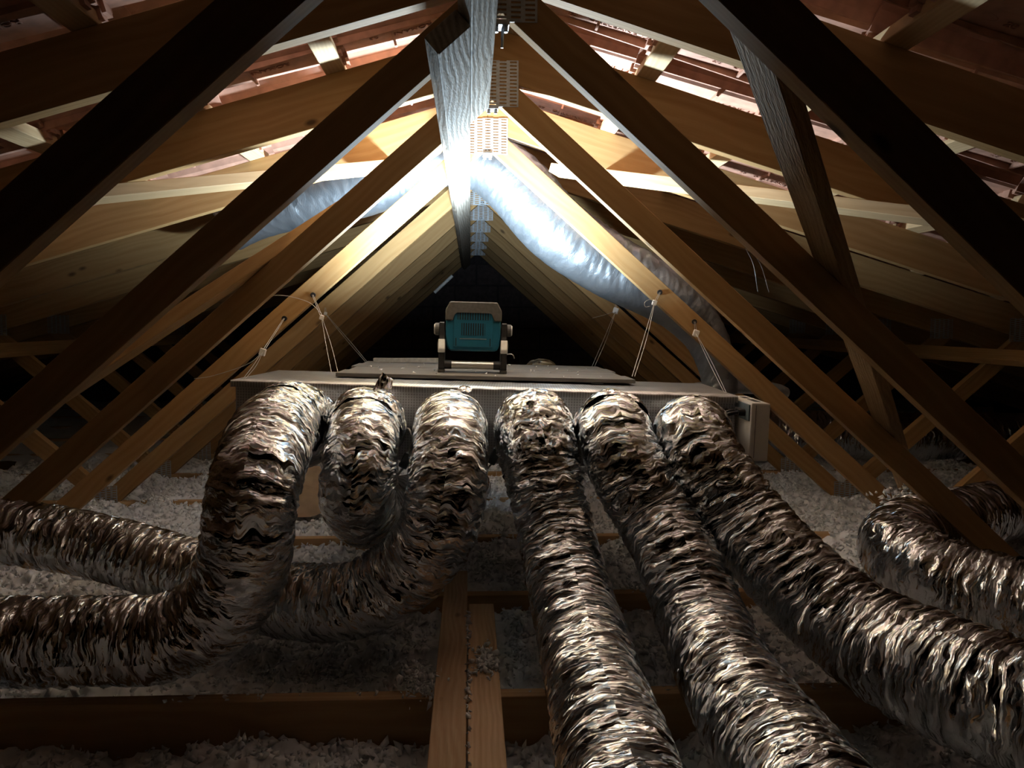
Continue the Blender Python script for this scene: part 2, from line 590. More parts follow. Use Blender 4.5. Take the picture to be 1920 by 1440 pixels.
TILE = tile_mesh()
TILE.materials.append(MAT['clay'])
BATTEN = box_mesh('batten', (-0.35, -0.026, 0.0), (7.6, 0.026, 0.03), 0.0015)


def text_mesh(body, size):
    cu = bpy.data.curves.new('txt', 'FONT')
    cu.body = body
    cu.size = size
    cu.extrude = 0.0012
    cu.resolution_u = 2
    ob = bpy.data.objects.new('txt', cu)
    COL.objects.link(ob)
    dg = bpy.context.evaluated_depsgraph_get()
    me = bpy.data.meshes.new_from_object(ob.evaluated_get(dg))
    bpy.data.objects.remove(ob)
    bpy.data.curves.remove(cu)
    me.materials.clear()
    me.materials.append(MAT['clay_relief_shade'])
    return me


TXT = {k: text_mesh(k, s) for k, s in (('GALLEANE 12', 0.026), ('ROMANS', 0.026), ('28', 0.024))}
ring_bm = bmesh.new()
for k in range(24):
    a, b = 2 * math.pi * k / 24, 2 * math.pi * (k + 1) / 24
    ring_bm.faces.new([ring_bm.verts.new((math.cos(t) * 0.034 * q, math.sin(t) * 0.015 * q, 0)) for t, q in ((a, 1), (b, 1), (b, 0.9), (a, 0.9))])
OVAL = bm_mesh('oval_mark', ring_bm)
OVAL.materials.append(MAT['clay_relief_shade'])

for side, nm in ((-1, 'ceiling_left'), (1, 'ceiling_right')):
    rf = link(nm, prism_mesh(nm, [(0, ROOF_TOP + 0.13), (side * HALF, ROOF_TOP + 0.13 - 0.3 * HALF), (side * HALF, ROOF_TOP + 0.15 - 0.3 * HALF), (0, ROOF_TOP + 0.15)], -0.3, GABLE_Y + 0.2), 'light_stop', M=Matrix.Translation((XR, 0, 0)))  # added slab above the tiles, there to block light
    tag(rf, 'tiled roof slope on the %s of the ridge, its clay tiles seen from below, with an added light-blocking slab above' % ('left' if side < 0 else 'right'), kind='structure')
    inv = Matrix.Translation((-XR, 0, 0))
    # battens run along the attic
    for j in range(11):
        u = 0.05 + j * BAT_P
        x = u * CS * side
        M = inv @ Matrix(((0, side * CS, side * SS, XR + x), (1, 0, 0, 0.0), (0, -SS, CS, ROOF_TOP - u * SS), (0, 0, 0, 1)))
        link('batten', BATTEN, 'batten', rf, M)
    # tiles
    for j in range(9):
        u = 0.05 + j * BAT_P
        for c in range(26):
            y = 0.2 + c * TW
            if y > GABLE_Y - 0.1:
                continue
            if j >= 6 and y < 1.0:
                continue
            jy = random.uniform(-0.003, 0.003)
            yy = (y if side > 0 else y + TW) + jy
            M = inv @ slope_matrix(side, u, yy, 0.0318 + random.uniform(0, 0.002)) @ Matrix.Rotation(random.uniform(-0.006, 0.006), 4, 'Z')
            t = link('roof_tile', TILE, None, rf, M)
            if 1.0 < y < 3.6 and j < 4:
                # raised lettering under the pan; X of the text runs down the slope, it faces down
                Mt = Matrix(((1, 0, 0, 0), (0, -1, 0, 0), (0, 0, -1, 0), (0, 0, 0, 1)))
                if side > 0:
                    lay = [('GALLEANE 12', 0.175, 0.10), ('28', 0.125, 0.10)]
                    link('oval_mark', OVAL, None, t, Matrix.Translation((0.075, 0.09, 0.004)) @ Mt)
                else:
                    lay = [('ROMANS', 0.10, 0.085), ('28', 0.24, 0.085)]
                for body, uu, vv in lay:
                    link('raised_lettering', TXT[body], None, t, Matrix.Translation((uu, vv, 0.014 * uu / TL - 0.0005)) @ Mt)

# ------------------------------------------------------------------ trusses
THK = 0.036


def member_mesh(name, poly, p0, ang):
    """poly given in truss X,Z; returns a mesh whose local X runs along the member, and its matrix"""
    c, s_ = math.cos(ang), math.sin(ang)
    q = [((x - p0[0]) * c + (z - p0[1]) * s_, -(x - p0[0]) * s_ + (z - p0[1]) * c) for x, z in poly]
    me = prism_mesh(name, q, 0, THK, 'XZ', 0.0012)
    M = Matrix(((c, 0, -s_, p0[0]), (0, 1, 0, 0), (s_, 0, c, p0[1]), (0, 0, 0, 1)))
    return me, M


def nail_plate_mesh(name, w_, h_, cols, rows):
    """stamped plate: real slots in staggered columns, with the curled teeth stubs"""
    bm = bmesh.new()
    cw, rh = w_ / cols, h_ / rows
    t = 0.0014

    def quad(x0, x1, z0, z1):
        box_bm(bm, (x0, 0, z0), (x1, t, z1))
    for c in range(cols):
        x0 = c * cw
        quad(x0, x0 + cw * 0.16, 0, h_)
        quad(x0 + cw * 0.84, x0 + cw, 0, h_)
        off = 0.5 * rh if c % 2 else 0.0
        z = off
        if off:
            quad(x0 + cw * 0.16, x0 + cw * 0.84, 0, off * 0.6)
        for r in range(rows + 1):
            za, zb = z + rh * 0.72 - rh, z + rh * 1.25 - rh
            za, zb = max(za, 0), min(zb, h_)
            if zb > za:
                quad(x0 + cw * 0.16, x0 + cw * 0.84, za, zb)
            z += rh
    me = bm_mesh(name, bm)
    return me


PLATE_A = nail_plate_mesh('nail_plate', 0.134, 0.118, 5, 13)
PLATE_B = nail_plate_mesh('nail_plate', 0.115, 0.115, 5, 12)
PLATE_C = nail_plate_mesh('nail_plate', 0.115, 0.10, 5, 11)


def build_truss():
    t = empty('roof_truss', (XR, Y0 + SP * NT_FIRST, 0))
    for s_ in (1, -1):
        def mp(poly):
            return [(s_ * x, z) for x, z in poly]
        me, M = member_mesh('rafter', mp([(0, 1.382), (0, 1.507), (4.62, 0.121), (4.62, 0.002), (4.6, 0.002)]), (0, 1.44), -math.atan(0.3) * s_)
        link('rafter', me, 'pine', t, M)
        me, M = member_mesh('web', mp([(0, 1.327), (0, 1.382), (0.0565, 1.365), (1.601, 0.0), (1.501, 0.0)]), (s_ * 0.4, 1.0), -math.atan(0.884) * s_)
        link('web', me, 'pine', t, M)
        me, M = member_mesh('short_web', mp([(1.601, 0.0), (1.551, 0.044), (2.2906, 0.695), (2.365, 0.6725)]), (s_ * 1.9, 0.3), math.atan(0.88) * s_)
        link('short_web', me, 'pine', t, M)
        o = link('nail_plate', PLATE_B, 'zinc', t, Matrix.Translation((s_ * 1.565 - 0.0575, -0.0016, -0.048)))
        link('nail_plate', PLATE_C, 'zinc', t, Matrix.Translation((s_ * 2.31 - 0.0575, -0.0016, 0.67)))
    link('bottom_chord', box_mesh('bottom_chord', (-4.62, 0, -0.15), (4.62, THK, 0.0), 0.0012), 'joist', t)
    link('nail_plate', PLATE_A, 'zinc', t, Matrix.Translation((-0.066, -0.0016, 1.306)))
    link('nail_plate', PLATE_C, 'zinc', t, Matrix.Translation((-1.26, -0.0016, -0.118)))
    return t


ORD = ['first', 'second', 'third', 'fourth', 'fifth', 'sixth', 'seventh', 'eighth', 'ninth', 'tenth', 'eleventh']
EXTRA = ['black across the upper corners of the view', 'dark, above the plank ends', 'brown, just in front of the foil box',
         'yellow lit, with black discs standing in for its wire holes', 'pale lit, right behind the big grey sleeve', 'honey lit, behind the plank platform',
         'dim, halfway to the block gable', 'dim, showing mostly web edges', 'shadowed, in the nested row of webs', 'shadowed, last but one before the gable', 'shadowed, closest to the block gable']
truss0 = build_truss()
TRUSS = {}
for i in range(NT_FIRST, NT_LAST + 1):
    t = truss0 if i == NT_FIRST else copy_tree(truss0)
    t.location = (XR, Y0 + SP * i, 0)
    k = i - NT_FIRST
    tag(t, 'wooden roof truss, %s from the camera, %s' % (ORD[k], EXTRA[k]), 'roof truss', 'roof trusses')
    TRUSS[i] = t


# ------------------------------------------------------------------ loose timbers and braces
def timber(name, p0, p1, wdt, thk, up, mat, label, cat='brace', group=None, parent=None, bevel=0.0015):
    """box with local X from p0 to p1; `up` is the direction of its thickness; p0,p1 on the middle of its lower face"""
    p0, p1, up = Vector(p0), Vector(p1), Vector(up)
    x = (p1 - p0)
    L = x.length
    x.normalize()
    z = (up - x * up.dot(x)).normalized()
    y = z.cross(x)
    M = Matrix((x, y, z)).transposed().to_4x4()
    M.translation = p0
    me = box_mesh(name, (0, -wdt / 2, 0), (L, wdt / 2, thk), bevel)
    o = link(name, me, mat, parent, M)
    if label:
        tag(o, label, cat, group)
    return o


wsl = math.atan(0.884)
nl = Vector((math.sin(wsl), 0, -math.cos(wsl)))       # downward normal of the left webs
# long runner below the left webs next to the ridge
ea = Vector((-0.024, 0, 1.255))
mid = ea + Vector((-math.cos(wsl), 0, -math.sin(wsl))) * 0.035 + nl * 0.037
timber('ridge_brace', (mid.x, 1.36, mid.z), (mid.x, 6.95, mid.z), 0.070, 0.036, -nl, 'ridge',
       'long pale grey timber under the ridge running away to the gable')
ea = Vector((0.022, 0, 1.297))
mid = ea + Vector((-math.cos(wsl), 0, -math.sin(wsl))) * 0.030 + nl * 0.037
timber('ridge_brace', (mid.x, -0.25, mid.z), (mid.x, 2.02, mid.z), 0.058, 0.036, -nl, 'ridge',
       'rough timber greyed to look strongly lit, hanging overhead at the top centre, its end cut square')

# diagonal braces under the rafters
for s_, a, b, lab in ((1, (0.30, 2.95), (2.0, 1.28), 'diagonal board nailed under the rafters on the right roof slope'),
                      (-1, (-0.20, 2.86), (-1.85, 1.26), 'diagonal board nailed under the rafters on the left roof slope')):
    za = 1.382 - 0.3 * abs(a[0] - XR) - 0.0335
    zb = 1.382 - 0.3 * abs(b[0] - XR) - 0.0335
    timber('rafter_brace', (a[0], a[1], za), (b[0], b[1], zb), 0.068, 0.032, (0.3 * s_, 0, 1), 'batten', lab)

# braces lying on the outer side of the webs
nr = Vector((0.884, 0, 1)).normalized()


def on_web(x, y, s_):
    return Vector((x, y, 1.415 - 0.884 * abs(x - XR) + 0.002))


timber('web_brace', on_web(0.27, 0.97, 1), on_web(1.50, 2.66, 1), 0.066, 0.034, nr, 'sawn', 'rough sawn diagonal brace running behind the webs on the right')
nr2 = Vector((-0.884, 0, 1)).normalized()
timber('web_brace', on_web(-1.26, 1.50, -1), on_web(-0.08, 2.62, -1), 0.066, 0.034, nr2, 'pine', 'smooth diagonal brace running behind the webs on the left')

# runners along the short webs
for s_, lab in ((1, 'long runner nailed along the short webs on the right side'), (-1, 'long runner nailed along the short webs on the left side')):
    x = XR + s_ * 2.165
    n = Vector((-0.88 * s_, 0, 1)).normalized()
    timber('web_runner', (x - 0.0 * s_, 2.6 if s_ > 0 else 2.5, 0.595), (x, 7.2, 0.595), 0.062, 0.034, n, 'pine', lab)

# planks on the joists
timber('floor_plank', (-0.0375, 0.35, 0.001), (-0.0395, 2.29, 0.001), 0.063, 0.028, (0, 0, 1), 'plank', 'longer plank across the joists, running under the bent duct', 'plank', 'planks on the joists')
timber('floor_plank', (0.0275, 0.35, 0.001), (0.0275, 2.015, 0.001), 0.064, 0.028, (0, 0, 1), 'plank', 'shorter plank across the joists, with wool crumbs on its face', 'plank', 'planks on the joists')


# ------------------------------------------------------------------ wool insulation
def wool_height(X, Y):
    ph = (Y - Y0) / SP
    base = np.interp(Y, [0.0, 1.2, 1.55, 2.0, 2.5, 3.1, 8], [-0.10, -0.095, -0.09, -0.065, -0.045, -0.016, -0.01])
    h = base + 0.055 * pn(X * 2.3, Y * 2.6, 0.3) + 0.045 * pn(X * 6, Y * 6, 2.2)
    lump = 1 - 1.9 * np.abs(pn(X * 11, Y * 11, 5.1))
    lump2 = 1 - 1.9 * np.abs(pn(X * 24, Y * 24, 7.7))
    h = h + 0.022 * lump + 0.018 * lump2 + 0.015 * pn(X * 46, Y * 46, 1.5) + 0.008 * pn(X * 110, Y * 110, 3.5) - 0.02
    # stays under the planks
    near = np.exp(-((X + 0.005) / 0.11) ** 2) * (Y < 2.4)
    return h - near * np.clip(h + 0.03, 0, 1)


def grid_mesh(name, x0, x1, y0, y1, st):
    xs, ys = np.arange(x0, x1, st), np.arange(y0, y1, st)
    X, Y = np.meshgrid(xs, ys, indexing='ij')
    Z = wool_height(X, Y)
    Xj = X + 0.006 * pn(X * 60, Y * 60, 11.5)
    Yj = Y + 0.006 * pn(X * 60, Y * 60, 17.5)
    V = np.stack([Xj, Yj, Z], -1).reshape(-1, 3)
    nx, ny = len(xs), len(ys)
    i, j = np.meshgrid(np.arange(nx - 1), np.arange(ny - 1), indexing='ij')
    Fq = np.stack([i * ny + j, (i + 1) * ny + j, (i + 1) * ny + j + 1, i * ny + j + 1], -1).reshape(-1, 4)
    return np_mesh(name, V, Fq)


wl = link('wool_insulation', grid_mesh('wool_insulation', -2.4, 2.7, 0.9, 4.4, 0.0075), 'wool')
tag(wl, 'loose white mineral wool blown between the joists', 'insulation', kind='stuff')
wf = link('wool_insulation', grid_mesh('wool_far', -4.5, 4.5, 4.38, 7.6, 0.05), 'wool', wl)
wf['kind'] = 'stuff'



def tuft_mesh(name, centres, sizes):
    """ragged flakes: jittered octahedra with spikes"""
    base = np.array([(1, 0, 0), (-1, 0, 0), (0, 1, 0), (0, -1, 0), (0, 0, 1), (0, 0, -1)], float)
    tri = np.array([(0, 2, 4), (2, 1, 4), (1, 3, 4), (3, 0, 4), (2, 0, 5), (1, 2, 5), (3, 1, 5), (0, 3, 5)])
    n = len(centres)
    Vb = base[None] * RNG.uniform(0.35, 1.5, (n, 6, 1)) + RNG.normal(0, 0.25, (n, 6, 3))
    Vb = Vb * RNG.uniform(0.35, 1.9, (n, 1, 3))
    q = RNG.normal(size=(n, 3, 3))
    Q, _ = np.linalg.qr(q)
    Vb = np.einsum('nij,nkj->nki', Q, Vb) * sizes[:, None, None] + centres[:, None, :]
    Fq = (tri[None] + 6 * np.arange(n)[:, None, None]).reshape(-1, 3)
    return np_mesh(name, Vb.reshape(-1, 3), Fq, smooth=False)


n = 78000
cx, cy = RNG.uniform(-2.3, 2.6, n), 1.0 + 3.3 * RNG.uniform(0, 1, n) ** 1.1
cz = wool_height(cx, cy) + RNG.uniform(-0.002, 0.008, n)
ok = ~((np.abs(cx + 0.005) < 0.085) & (cy < 2.35))
tf = link('wool_flakes', tuft_mesh('wool_flakes', np.stack([cx, cy, cz], 1)[ok], RNG.uniform(0.0022, 0.0085, n)[ok]), 'wool', wl)
tf['kind'] = 'stuff'
# crumbs on the joist tops, planks and short webs
m = 900
jn = RNG.integers(0, 5, m)
cr = np.stack([RNG.uniform(-1.7, 1.9, m), Y0 + SP * jn + RNG.uniform(0.002, 0.034, m), RNG.uniform(0.0, 0.004, m)], 1)
cr = cr[~((np.abs(cr[:, 0]) < 0.09) & (cr[:, 1] < 2.35))]
keep = pn(cr[:, 0] * 3, cr[:, 1] * 3, 4.4) > 0.02
c2 = np.stack([RNG.normal(0.035, 0.014, 260), RNG.normal(1.66, 0.035, 260), 0.030 + np.abs(RNG.normal(0, 0.004, 260))], 1)
c2 = c2[(c2[:, 0] < 0.06) & (c2[:, 0] > 0.0)]
c3 = np.stack([RNG.normal(-0.004, 0.002, 70), RNG.uniform(1.2, 1.95, 70), RNG.uniform(0.0295, 0.032, 70)], 1)
c4 = np.stack([RNG.normal(-0.10, 0.02, 220), RNG.normal(1.60, 0.03, 220), RNG.uniform(-0.01, 0.035, 220)], 1)
allc = np.concatenate([cr[keep], c2, c3, c4])
tc_ = link('wool_crumbs', tuft_mesh('wool_crumbs', allc, RNG.uniform(0.0015, 0.006, len(allc))), 'wool', wl)
tc_['kind'] = 'stuff'
# wool clinging to the foot of the second truss web on the right
c5 = np.concatenate([np.stack([RNG.normal(1.40, 0.035, 300), RNG.normal(2.50, 0.03, 300), RNG.normal(0.16, 0.035, 300)], 1),
                     np.stack([RNG.normal(1.33, 0.05, 300), RNG.normal(2.44, 0.05, 300), RNG.normal(0.06, 0.03, 300)], 1)])
t5 = link('wool_clump', tuft_mesh('wool_clump', c5, RNG.uniform(0.004, 0.008, 600)), 'wool', wl)
t5['kind'] = 'stuff'

# ------------------------------------------------------------------ distribution box
B0, B1 = Vector((-0.640, 2.235, 0.583)), Vector((0.722, 2.155, 0.546))       # front top edge
bx = (B1 - B0)
BL = bx.length
bx.normalize()
by = Vector((-bx.y, bx.x, 0)).normalized()
by = (by - bx * by.dot(bx)).normalized()
bz = bx.cross(by)
MB = Matrix((bx, by, bz)).transposed().to_4x4()
MB.translation = B0
dbox = empty('air_distribution_box', M=MB)
tag(dbox, 'long flat air box wrapped in silver scrim foil, hung under the lamp platform', 'air box')
BH, BD = 0.205, 0.44


def uv_box(name, lo, hi):
    """box with metre UVs on every face"""
    bm = bmesh.new()
    box_bm(bm, lo, hi, 0.004, 2)
    lay = bm.loops.layers.uv.new('UVMap')
    bm.normal_update()
    for f in bm.faces:
        a = max(range(3), key=lambda k: abs(f.normal[k]))
        for l in f.loops:
            c = l.vert.co
            l[lay].uv = {0: (c.y, c.z), 1: (c.x, c.z), 2: (c.x, c.y)}[a]
    return bm_mesh(name, bm)


link('body', uv_box('body', (0, 0, -BH), (BL, BD, -0.004)), 'scrim', dbox)
# crumpled foil lid strip that overlaps the front edge
lid_n = 160
lx = np.linspace(-0.012, BL + 0.004, lid_n)
rows = []
for yy, zz in ((-0.006, -0.016), (-0.006, -0.003), (-0.003, 0.0022), (0.10, 0.002), (0.25, 0.002), (BD + 0.004, 0.002), (BD + 0.006, -0.02)):
    rows.append(np.stack([lx, yy + 0.002 * pn(lx * 20, yy * 9, 1.1), zz + 0.0016 * pn(lx * 26, yy * 14 + 3, 6.1)], 1))
LV = np.stack(rows, 1)
nr_ = LV.shape[1]
i, j = np.meshgrid(np.arange(lid_n - 1), np.arange(nr_ - 1), indexing='ij')
LF = np.stack([i * nr_ + j, (i + 1) * nr_ + j, (i + 1) * nr_ + j + 1, i * nr_ + j + 1], -1).reshape(-1, 4)
LVf = LV.reshape(-1, 3)
link('lid', np_mesh('lid', LVf, LF, uv=LVf[:, :2].copy()), 'scrim', dbox)

# ------------------------------------------------------------------ ducts
D = {
    'D1': [(-0.443, 2.2, 0.452), (-0.439, 2.032, 0.499), (-0.435, 1.811, 0.497), (-0.427, 1.646, 0.446), (-0.432, 1.59, 0.372), (-0.445, 1.594, 0.285), (-0.474, 1.61, 0.21), (-0.531, 1.628, 0.144), (-0.624, 1.643, 0.098), (-0.746, 1.653, 0.091), (-0.899, 1.661, 0.09), (-1.074, 1.669, 0.09), (-1.293, 1.68, 0.09)],
    'D2': [(-0.278, 2.2, 0.452), (-0.258, 2.022, 0.494), (-0.248, 1.869, 0.469), (-0.25, 1.804, 0.404), (-0.256, 1.839, 0.336), (-0.25, 1.965, 0.278), (-0.242, 2.182, 0.236), (-0.197, 2.428, 0.194), (-0.112, 2.722, 0.154), (-0.004, 3.066, 0.12)],
    'D3': [(-0.052, 2.2, 0.448), (-0.049, 1.991, 0.487), (-0.048, 1.847, 0.444), (-0.054, 1.78, 0.359), (-0.085, 1.774, 0.262), (-0.161, 1.801, 0.169), (-0.272, 1.832, 0.107), (-0.405, 1.887, 0.085), (-0.553, 1.975, 0.085), (-0.718, 2.046, 0.111), (-0.943, 2.112, 0.155), (-1.148, 2.145, 0.184), (-1.363, 2.187, 0.2), (-1.641, 2.252, 0.208)],
    'D4': [(0.171, 2.18, 0.45), (0.157, 2.0, 0.486), (0.163, 1.906, 0.434), (0.175, 1.869, 0.364), (0.191, 1.833, 0.29), (0.207, 1.755, 0.207), (0.221, 1.639, 0.14), (0.224, 1.445, 0.1), (0.221, 1.243, 0.09), (0.218, 1.092, 0.088), (0.216, 0.942, 0.092), (0.216, 0.70, 0.092)],
    'D5': [(0.383, 2.17, 0.445), (0.351, 1.96, 0.485), (0.358, 1.875, 0.432), (0.388, 1.838, 0.363), (0.427, 1.811, 0.3), (0.458, 1.723, 0.225), (0.476, 1.616, 0.144), (0.471, 1.442, 0.106), (0.468, 1.251, 0.094), (0.469, 1.1, 0.094), (0.474, 0.959, 0.094), (0.478, 0.72, 0.094)],
    'D6': [(0.596, 2.16, 0.437), (0.543, 1.939, 0.477), (0.545, 1.866, 0.432), (0.58, 1.829, 0.37), (0.625, 1.791, 0.297), (0.678, 1.712, 0.226), (0.737, 1.624, 0.161), (0.799, 1.517, 0.117), (0.856, 1.391, 0.110), (0.908, 1.287, 0.108), (0.958, 1.202, 0.108), (1.04, 1.07, 0.108)],
    'D7': [(2.072, 2.82, 0.09), (1.754, 2.60, 0.11), (1.471, 2.391, 0.13), (1.246, 2.20, 0.150), (1.129, 2.036, 0.160), (1.126, 1.923, 0.142), (1.18, 1.848, 0.118), (1.249, 1.772, 0.106), (1.326, 1.685, 0.104), (1.44, 1.57, 0.104), (1.56, 1.45, 0.104)],
    'D9': [(1.50, 4.36, 0.13), (1.75, 4.33, 0.14), (2.05, 4.28, 0.135), (2.4, 4.26, 0.13), (2.8, 4.26, 0.13), (3.3, 4.26, 0.13)],
    'M': [(-0.923, 3.12, 1.125), (-0.821, 3.12, 1.173), (-0.658, 3.11, 1.214), (-0.413, 3.10, 1.26), (-0.219, 3.10, 1.335), (-0.066, 3.09, 1.365), (0.047, 3.09, 1.345), (0.169, 3.09, 1.262), (0.323, 3.09, 1.096), (0.527, 3.09, 0.964), (0.68, 3.08, 0.887), (0.803, 3.07, 0.806), (0.899, 3.063, 0.695), (0.946, 3.051, 0.573), (0.956, 3.043, 0.471)],
    'H': [(0.30, 3.20, 0.20), (0.30, 3.22, 0.36), (0.30, 3.34, 0.49), (0.30, 3.50, 0.475), (0.32, 3.62, 0.36), (0.40, 3.72, 0.20), (0.55, 3.85, 0.11), (0.8, 3.86, 0.10)],
}


def rr(n, a, b=None, k=0.5):
    b = a if b is None else b
    return [a + (b - a) * min(1, max(0, (i / (n - 1) - k * 0.5) / (1 - k))) for i in range(n)]


DUCT = [
    ('D1', 0.0875, 0.0875, 'crumpled foil duct, leftmost on the box, dropping and turning left along the joist'),
    ('D2', 0.083, 0.083, 'short foil duct hanging in a loop, its lower end curling back under the box'),
    ('D3', 0.0875, 0.083, 'foil duct curving down and sweeping left behind the leftmost drop'),
    ('D4', 0.0870, 0.0870, 'foil duct running straight down beside the two planks towards the camera'),
    ('D5', 0.0880, 0.0880, 'foil duct, second from the white control box, slanting down to the lower edge'),
    ('D6', 0.0900, 0.1080, 'thickest foil duct, beside the white control box, sweeping to the lower right corner'),
]
for k, (key, ra, rb, lab) in enumerate(DUCT):
    pts = D[key]
    me = duct_mesh('flexible_duct', pts, rr(len(pts), ra, rb), k + 1)
    o = link('flexible_duct', me, 'foil')
    tag(o, lab, 'duct', 'foil ducts leaving the box')
    # crumpled tape collar where the sleeve meets the box
    C = catmull(pts[:4], 20)
    L = np.concatenate([[0], np.cumsum(np.linalg.norm(np.diff(C, axis=0), axis=1))])
    cut = {0: 0.30, 1: 0.30, 2: 0.12, 3: 0.34, 4: 0.24, 5: 0.14}[k]
    C = C[L <= cut]
    cp = [tuple(C[int(q)]) for q in np.linspace(0, len(C) - 1, 7)]
    cm = duct_mesh('tape_collar', cp, [ra + 0.010, ra + 0.007, ra + 0.005, ra + 0.005, ra + 0.004, ra + 0.004, ra + 0.001], 40 + k, amp=1.35, seg=96)
    link('tape_collar', cm, 'tape', o)
    if k in (1, 2, 4):
        fx, fy, fz = {1: (-0.215, 1.98, 0.590), 2: (-0.02, 2.05, 0.577), 4: (0.33, 1.95, 0.575)}[k]
        ga, gb = np.meshgrid(np.linspace(-1, 1, 12), np.linspace(0, 1, 9), indexing='ij')
        FV = np.stack([fx + 0.022 * ga * (1 - 0.4 * gb) + 0.012 * gb, fy + 0.018 * gb + 0.006 * pn(ga * 3, gb * 3, k), fz - 0.008 + 0.030 * gb * (1 - 0.35 * ga) * (1 if k == 1 else 0.4) + 0.006 * pn(ga * 2.5, gb * 4, k + 3.3)], -1).reshape(-1, 3)
        ia, ib = np.meshgrid(np.arange(11), np.arange(8), indexing='ij')
        FF = np.stack([ia * 9 + ib, (ia + 1) * 9 + ib, (ia + 1) * 9 + ib + 1, ia * 9 + ib + 1], -1).reshape(-1, 4)
        link('tape_flap', np_mesh('tape_flap', FV, FF, uv=FV[:, :2].copy()), 'tape', o)
o = link('flexible_duct', duct_mesh('flexible_duct', D['D7'], [0.1] * len(D['D7']), 8), 'foil')
tag(o, 'foil duct lying loose on the wool at the right edge, bent back on itself', 'duct', 'loose foil ducts')
o = link('flexible_duct', duct_mesh('flexible_duct', D['D9'], [0.125] * len(D['D9']), 9, ds=0.007), 'foil')
tag(o, 'foil duct lying far back in the shadows behind the short webs on the right', 'duct', 'loose foil ducts')
o = link('flexible_duct', duct_mesh('flexible_duct', D['H'], [0.088] * len(D['H']), 11, ds=0.008, seg=80), 'foil')
tag(o, 'foil duct humping up just behind the lamp platform', 'duct', 'loose foil ducts')
rm = [0.125] * 4 + [0.116, 0.110, 0.114, 0.122, 0.125] + [0.122, 0.115, 0.10, 0.082, 0.07, 0.066]
o = link('main_duct', duct_mesh('main_duct', D['M'], rm, 21, style='mylar', ds=0.006, cap=True), 'mylar')
tag(o, 'big grey shiny sleeve draped over the ridge behind the wire anchored webs', 'duct')

# ------------------------------------------------------------------ platform of boards above the box
PZ = 0.572
MP = Matrix.Translation((0.045, 2.42, PZ)) @ Matrix.Rotation(-0.0, 4, 'Z') @ Matrix.Rotation(math.radians(1.3), 4, 'Y')
plat = empty('board_platform', M=MP)
tag(plat, 'grey board platform hung on wires, carrying the work light', 'platform')
y = 0.0
for k, dpt in enumerate((0.17, 0.19, 0.19, 0.18)):
    xa, xb = -0.445 + (0.0, 0.012, -0.006, 0.004)[k], 0.455 + (0.0, -0.01, 0.004, -0.003)[k]
    link('board', box_mesh('board', (xa, y, -0.001 * (k % 2)), (xb, y + dpt - 0.003, 0.0115 - 0.001 * (k % 2)), 0.001), 'greyplank', plat)
    y += dpt
for x in (-0.33, 0.34):
    link('cross_rail', box_mesh('cross_rail', (x - 0.018, 0.005, -0.004), (x + 0.018, y - 0.01, -0.0012), 0.001), 'zinc', plat)
fl_ = np.stack([RNG.uniform(-0.42, 0.42, 40), RNG.uniform(0.01, 0.66, 40), np.full(40, 0.0125)], 1)
cf = link('plaster_crumbs', tuft_mesh('plaster_crumbs', fl_, RNG.uniform(0.0015, 0.005, 40)), 'wool', plat)
cf['kind'] = 'stuff'
# metal profile lying at the back of the platform
bm = bmesh.new()
prism_bm(bm, [(0, 0), (0.03, 0), (0.03, 0.016), (0.027, 0.016), (0.027, 0.003), (0.003, 0.003), (0.003, 0.016), (0, 0.016)], 0, 0.25, 'YZ')
o = link('metal_profile', bm_mesh('metal_profile', bm), 'zinc', M=Matrix.Translation((-0.365, 3.06, 0.5915)))
tag(o, 'grey metal channel lying at the back of the lamp platform', 'profile')


